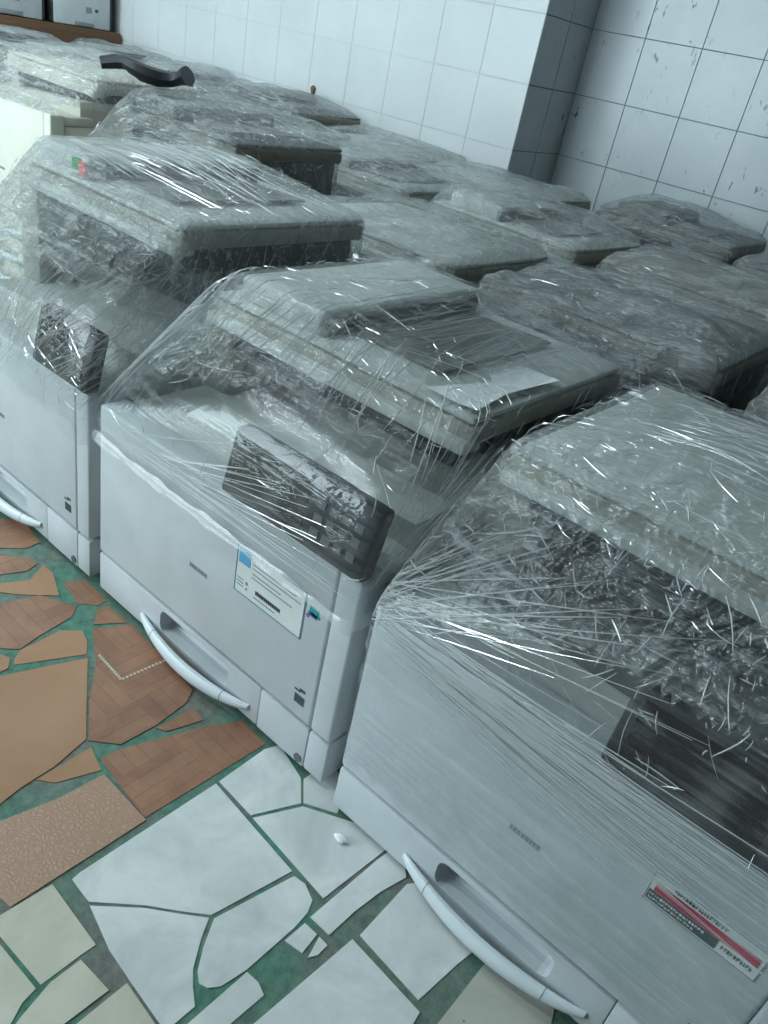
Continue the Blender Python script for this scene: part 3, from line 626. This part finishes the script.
c2, s2, o2 = place_copier((-1.050, Y1, 0), 0, 'film-wrapped white photocopier with blue-bordered sticker, middle of the front row', GRP, 2, proto=dict(sx=0.055, adf=0.10), mat='film_clear', sub=6, segs=segs, cutfn=cut2, n_crease=420, amp=0.0012, tight=0.372)
fw = [o for o in c2.children if o.name.startswith('film_wrap')][0]
front = [(x, -0.01, cut2(x, -0.01, 0) + 0.002) for x in np.linspace(-0.0, W, 60)]
link('rolled_edge', rolled_me(s2, front + [(W + .01, y, cut2(W, y, 0) + 0.002) for y in np.linspace(0.01, 0.3, 20)], 0.0055, 5, M['rolled']), fw)
# stickers
def sticker(parent, x0, x1, z0, z1):
    return link('sticker', box_me('sticker', M['sticker_white'], x0, x1, -0.001, 0.0, z0, z1), parent)
st = sticker(c2, 0.357, 0.500, 0.236, 0.318); st['label'] = 'white sticker with blue border and print'
t = 0.0016
link('border', quads_me('border', M['blue_line'], [(0.357, 0.500, 0.236, 0.236 + t), (0.357, 0.500, 0.318 - t, 0.318), (0.357, 0.357 + t, 0.236, 0.318), (0.500 - t, 0.500, 0.236, 0.318)], -0.001), st)
link('blue_square', quads_me('blue_square', M['blue_ink'], [(0.362, 0.386, 0.290, 0.314)], -0.001), st)
pr = []
for i, z in enumerate((0.300, 0.293, 0.284, 0.277)): pr.append((0.392, 0.392 + (0.09, 0.10, 0.06, 0.085)[i], z, z + 0.0014))
for z in (0.262, 0.256, 0.250): pr.append((0.362, 0.376, z, z + 0.0014))
pr += [(0.40, 0.445, 0.246, 0.2475), (0.381, 0.385, 0.258, 0.263), (0.382, 0.385, 0.249, 0.2525)]
link('print', quads_me('print', M['ink_soft'], pr, -0.001), st)
gl = []; x = 0.403
while x < 0.455: w_ = U(.0022, .0042); gl.append((x, x + w_, 0.2535, 0.260)); x += w_ + .0011
link('lettering', quads_me('lettering', M['ink'], gl, -0.001), st)
em = link('emblem', quads_me('emblem', M['teal_ink'], [(0.508, 0.526, 0.293, 0.303), (0.512, 0.529, 0.289, 0.294)], 0.0), c2)
link('emblem_stripe', quads_me('emblem_stripe', M['navy_ink'], [(0.507, 0.524, 0.286, 0.2925)], 0.0), em)
link('emblem_tip', quads_me('emblem_tip', M['purple_ink'], [(0.504, 0.509, 0.281, 0.287)], 0.0), em)

# right copier of the front row
segs = glint_creases(r, 300, .004, .018, .0005, .0013, ((0, W), (.03, .3), (.44, .62)))
for _ in range(90):
    z = U(.33, .40); k = (z - .33) / .07
    segs.append(((U(-.01, .10), -.008, .335 + .06 * k + U(-.012, .012)), (U(.25, .58), -.012, .29 + .12 * k + U(-.02, .02)), U(.0004, .0011), U(-.004, .004)))
for _ in range(50):
    segs.append((jit((.0, .03, .38), .03), (U(.0, .35), U(.1, .16), U(.42, .52)), U(.0005, .0012), U(-.006, .006)))
for _ in range(60):
    y = U(.25, .6); segs.append(((U(.1, .5), y, .62), (U(.1, .58), y + U(-.03, .05), .62), U(.0005, .0012), U(-.004, .004)))
cut3 = lambda x, y, z: 0.098 + 0.006 * math.sin(21 * x + 5 * y)
c3, s3, o3 = place_copier((-0.428, Y1 - 0.012, 0), 0, 'fully film-covered white photocopier with red sticker, rightmost of the front row', GRP, 3, mat='film_milky', sub=6, segs=segs, cutfn=cut3, n_crease=800, amp=0.0028, p=55, zb=0.0, proto=dict(adf=False, deck='lid_grey'), tight=0.375, ytight=0.012,
                          tops=[(0.25, 0.30, 0.630), (0.45, 0.42, 0.635), (0.12, 0.24, 0.60)])
st = sticker(c3, 0.408, 0.528, 0.262, 0.305); st['label'] = 'white sticker with a red and a black band'
link('red_band', quads_me('red_band', M['red_ink'], [(0.414, 0.524, 0.280, 0.292)], -0.001), st)
link('black_band', quads_me('black_band', M['ink'], [(0.410, 0.486, 0.265, 0.279)], -0.001), st)
def glyphs(x0, x1, z0, z1, seed):
    q = random.Random(seed); o = []; x = x0
    while x < x1:
        w_ = q.uniform(.0014, .0030)
        o.append((x, x + w_ * .35, z0, z1)); o.append((x + w_ * .35, x + w_, z0 if q.random() < .5 else (z0 + z1) / 2, (z0 + z1) / 2 + (z1 - z0) * .15 if q.random() < .5 else z1)); x += w_ + .001
    return o
link('lettering', quads_me('lettering', M['ink'], glyphs(.432, .486, .2945, .300, 1) + glyphs(.490, .522, .2705, .2755, 2), -0.001), st)
link('white_lettering', quads_me('white_lettering', M['sticker_white'], glyphs(.412, .470, .2735, .2765, 3) + glyphs(.412, .462, .268, .2705, 4), -0.0016), st)
t = .0008
link('border', quads_me('border', M['ink_soft'], [(0.408, 0.528, 0.262, 0.262 + t), (0.408, 0.528, 0.305 - t, 0.305), (0.408, 0.408 + t, 0.262, 0.305), (0.528 - t, 0.528, 0.262, 0.305)], -0.001), st)

# left copier of the front row: taller scanner, bright two-coloured sticker on the feeder
segs = []
for _ in range(80):
    a = (U(.3, .6), U(-.01, .1), U(.36, .46)); segs.append((a, (a[0] + U(.0, .2), a[1] + U(.05, .15), a[2] + U(.08, .2)), U(.0003, .0009), U(-.003, .003)))
segs += glint_creases(r, 500, .004, .02, .0005, .0012, ((0, W), (-.02, .2), (.38, .6)))
for _ in range(30):
    y = U(.15, .5); segs.append(((W + .01, y, U(.42, .55)), (W + .01, y + U(.02, .1), U(.5, .66)), U(.0004, .001), U(-.004, .004)))
for _ in range(50):
    y = U(.2, .55); segs.append(((U(.1, .3), y, .70), (U(.35, .58), y + U(-.06, .06), .70), U(.0004, .001), U(-.01, .01)))
cut1 = lambda x, y, z: 0.295 + 0.05 * (0.6 - x) + 0.006 * math.sin(30 * x + 9 * y)
c1, s1, o1 = place_copier((-1.670, Y1, 0), 0, 'film-wrapped white photocopier with green and red sticker on its lid, leftmost of the front row', GRP, 1, proto=dict(hs=0.605, adf=0.115, sx=0.10, panel=0.415), mat='film_milky', sub=6, segs=segs, cutfn=cut1, n_crease=700, amp=0.0018, tight=0.3)
sk_ = link('colour_sticker', box_me('colour_sticker', M['sticker_green'], 0.245, 0.266, 0.178, 0.1848, 0.662, 0.684), c1); sk_['label'] = 'green and red sticker'
link('red_half', box_me('red_half', M['sticker_red'], 0.268, 0.287, 0.1775, 0.1848, 0.658, 0.680), sk_)

# torn sheet of paper under the film on the middle copier
def sheet(name, poly, z, mat, label, cat, th=0.0008):
    bm = bmesh.new(); top = [bm.verts.new((x, y, z + dz + th)) for x, y, dz in poly]; bot = [bm.verts.new((x, y, z + dz)) for x, y, dz in poly]
    c = [sum(q[i] for q in poly) / len(poly) for i in range(3)]
    ct = bm.verts.new((c[0], c[1], z + c[2] + th)); cb = bm.verts.new((c[0], c[1], z + c[2])); n = len(poly)
    for i in range(n):
        j = (i + 1) % n; bm.faces.new((top[i], top[j], ct)); bm.faces.new((bot[j], bot[i], cb)); bm.faces.new((bot[i], bot[j], top[j], top[i]))
    bmesh.ops.recalc_face_normals(bm, faces=bm.faces)
    return tag(link(name, finish(bm, name, M[mat])), label, cat)
sheet('paper_sheet', [(-0.556, 0.842, .001), (-0.500, 0.838, .001), (-0.474, 0.846, .001), (-0.484, 0.93, .003), (-0.480, 1.0, .003), (-0.474, 1.065, .003), (-0.535, 1.05, .005), (-0.540, 0.975, .005), (-0.520, 0.945, .003)], 0.5832, 'paper', 'torn white sheet of paper on the middle front copier, under the film', 'paper')

# ---- rows behind -------------------------------------------------------------
FAR = [
 # x_left, y_front, turn, proto, label, film material, zcut
 (-2.300, 1.335, 0.00, dict(hb=0.50, hs=0.62, trays=2), 'film-wrapped copier with a black strap on top, behind the leftmost front copier', 'film_far', 0.45),
 (-2.955, 1.335, 0.02, dict(hb=0.60, hs=0.66, trays=3, white='cream_plastic', adf=False, panel=False), 'cream copier with bare front, film over its lid, at the left edge', 'film_far', 0.58),
 (-1.540, 1.335, -0.02, dict(adf=False), 'film-wrapped copier with plain flat lid, right behind the gap beside the leftmost front copier', 'film_far', 0.3),
 (-0.920, 1.335, 0.03, dict(adf=False), 'film-wrapped copier right behind the middle front copier', 'film_far', 0.3),
 (-0.310, 1.335, 0.00, dict(adf=False), 'film-wrapped copier mostly cut off at the right edge, behind the rightmost front copier', 'film_far', 0.3),
 (-0.950, 1.945, 0.02, dict(adf=False), 'long low film-wrapped copier in the third row near the right edge', 'film_far', 0.3),
 (-1.560, 1.945, -0.06, dict(), 'film-wrapped copier with dark glossy front, third row, in front of the dark corner', 'film_far', 0.3),
 (-2.180, 1.945, 0.02, dict(), 'film-wrapped copier in the third row behind the leftmost front copier', 'film_far', 0.3),
 (-2.800, 1.945, 0.00, dict(hs=0.55), 'film-wrapped copier in the third row, right of the black strap', 'film_far', 0.3),
 (-3.420, 1.945, 0.03, dict(hs=0.57), 'film-wrapped copier just behind the black strap', 'film_far', 0.3),
 (-4.060, 1.945, 0.00, dict(hs=0.57), 'film-wrapped copier behind the cream copier', 'film_far', 0.3),
 (-4.720, 1.945, 0.00, dict(hs=0.57), 'film-wrapped bluish copier at the far left edge before the bench', 'film_far', 0.3),
 (-0.800, 2.62, 0.03, dict(adf=False), 'dark film-wrapped copier by the recessed wall, cut off at the right edge', 'film_far', 0.3),
 (-1.425, 2.86, 0.03, dict(), 'film-wrapped copier with a rounded top against the recessed tiled wall', 'film_far', 0.3),
 (-2.055, 2.555, -0.02, dict(adf=False), 'film-wrapped copier against the dark side of the wall corner', 'film_far', 0.3),
 (-2.680, 2.555, 0.02, dict(adf=False), 'film-wrapped copier against the white wall, left of the dark corner', 'film_far', 0.3),
 (-3.330, 2.555, 0.00, dict(hs=0.58), 'film-wrapped copier against the white wall below the rusty peg', 'film_far', 0.3),
 (-4.020, 2.555, 0.03, dict(hs=0.56), 'film-wrapped copier against the white wall, second from the bench', 'film_far', 0.3),
 (-4.660, 2.555, 0.00, dict(hs=0.56), 'film-wrapped copier against the white wall, nearest the brown bench', 'film_far', 0.3),
]
for i, (x, y, a, pr_, lab, fm, zc) in enumerate(FAR):
    rr = random.Random(100 + i)
    hs_ = pr_.get('hs', 0.53)
    tops = [(rr.uniform(.1, .45), rr.uniform(.25, .5), hs_ + 0.07 + rr.uniform(0.0, .03)) for _ in range(3)]
    pr_ = dict(pr_)
    if 'white' not in pr_: pr_['lid'] = ('lid_grey', 'lid_grey', 'lid_brown')[i % 3] if x > -1.5 or i % 4 == 0 else 'lid_plastic'  # darker lids towards the right paint in the falloff of the light
    else: pr_['lid'] = 'cream_plastic'
    place_copier((x, y, 0), a * 0.5, lab, GRP, 20 + i, proto=pr_, mat='film_far_clear' if (x > -1.7 or i % 3 == 0) else fm, sub=5, zcut=zc, tops=tops, p=rr.choice((30, 40, 55)), amp=0.003, n_crease=220, freq=26.0, sag=0.006, w=2.0)[0].scale = (0.955, 0.915, 1)  # clearer film at right keeps those copiers dark, standing in for weaker light

# ---- twisted tail of film between the second-row copiers
def tube_path(name, mat, path, radii, seg=8, parent=None, flat=1.0):
    bm = bmesh.new(); rings = []
    for i, (p, rd) in enumerate(zip(path, radii)):
        p = Vector(p); t = (Vector(path[min(i + 1, len(path) - 1)]) - Vector(path[max(i - 1, 0)])).normalized()
        u = t.cross(Vector((0, 0, 1)));  u = u.normalized() if u.length > 1e-4 else Vector((1, 0, 0)); v = u.cross(t)
        rings.append([bm.verts.new(p + u * rd * math.cos(2 * math.pi * k / seg) + v * rd * flat * math.sin(2 * math.pi * k / seg)) for k in range(seg)])
    for a, b in zip(rings, rings[1:]):
        for k in range(seg): bm.faces.new((a[k], a[(k + 1) % seg], b[(k + 1) % seg], b[k]))
    bm.faces.new(rings[0][::-1]); bm.faces.new(rings[-1]); bmesh.ops.recalc_face_normals(bm, faces=bm.faces)
    return link(name, finish(bm, name, mat, True), parent)
tail_root = [o for o in COL.objects if o.get('label', '').startswith('film-wrapped copier with plain flat lid')][0]
tube_path('film_tail', M['rolled'], [(0.50, 0.03, 0.40), (0.535, 0.02, 0.47), (0.55, 0.03, 0.53), (0.565, 0.05, 0.565), (0.57, 0.08, 0.585)], [0.03, 0.018, 0.010, 0.016, 0.026], 8, tail_root, flat=0.5)
# ---- black strap thrown over the copier at the left
rr = random.Random(8)
z0 = 0.752
pth = [(-2.29 + 0.02 * i, 1.44 + 0.024 * i + 0.012 * math.sin(i * 1.3), z0 + 0.012 * math.sin(i * 0.9) + 0.01) for i in range(9)]
tag(tube_path('strap', M['black'], pth, [0.026, 0.030, 0.027, 0.031, 0.038, 0.038, 0.032, 0.030, 0.044], 7, flat=0.65), 'black crumpled strap lying on top of a wrapped copier', 'strap')

# ---- bench and two machines at the far left wall
b = empty('bench', (-5.08, 2.25, 0)); tag(b, 'brown wooden bench carrying two white printers at the far left', 'bench')
link('bench_top', box_me('bench_top', M['wood'], -0.32, 0.30, -0.9, 0.89, 0.50, 0.70, r=0.004), b)
for x in (-0.27, 0.25):
    for y in (-0.85, 0.83): link('leg', box_me('leg', M['wood'], x - 0.03, x + 0.03, y - 0.03, y + 0.03, -0.003, 0.50), b)
def printer(y0, wid, lab):
    p = empty('printer', (-4.8, y0, 0.70)); tag(p, lab, 'printer', 'white printers on the brown bench')
    link('body', box_me('body', M['grey_plastic'], -0.45, -0.012, 0.012, wid - 0.008, 0.006, 0.36, r=0.006), p)  # dark casing colour stands in for the printer's shaded side
    f = link('front_panel', box_me('front_panel', M['white_plastic'], -0.012, 0.0, 0.02, wid - 0.03, 0.004, 0.34, r=0.005), p)
    link('tray_handle', box_me('tray_handle', M['ink_soft'], -0.001, 0.006, wid * 0.36, wid * 0.66, 0.006, 0.028, r=0.004), f)
    link('button', box_me('button', M['ink'], -0.001, 0.003, wid * 0.68, wid * 0.73, 0.085, 0.10, r=0.001), f)
    link('sign', box_me('sign', M['ink_soft'], -0.001, 0.0012, wid * 0.54, wid * 0.63, 0.075, 0.105), f)
    link('lid', box_me('lid', M['lid_plastic'], -0.45, 0.0, 0.01, wid - 0.01, 0.365, 0.43, r=0.012), p)
printer(2.71, 0.40, 'white printer on the bench beside the tiled wall')
printer(2.27, 0.42, 'white printer on the bench at the top left corner')

# ---- small things
bm = bmesh.new(); bmesh.ops.create_uvsphere(bm, u_segments=12, v_segments=8, radius=0.014)
for v in bm.verts: v.co = Vector((v.co.x * (1 + 0.3 * math.sin(v.co.z * 300)), v.co.y * 0.8, v.co.z * 1.5))
tag(link('peg', finish(bm, 'peg', M['rust'], True), None, (-3.145, 3.152, 0.688)), 'rusty brown peg sticking out of the white tiled wall', 'peg')
bm = bmesh.new(); bmesh.ops.create_icosphere(bm, subdivisions=2, radius=0.009)
for v in bm.verts: v.co = Vector((v.co.x * 1.2 + 0.002 * math.sin(v.co.y * 500), v.co.y * 0.8, max(-0.003, v.co.z * 0.5)))
tag(link('scrap', finish(bm, 'scrap', M['paper'], True), None, (-0.381, 0.621, 0.0042)), 'small white foam scrap on the white floor tile beside the front copiers', 'scrap')
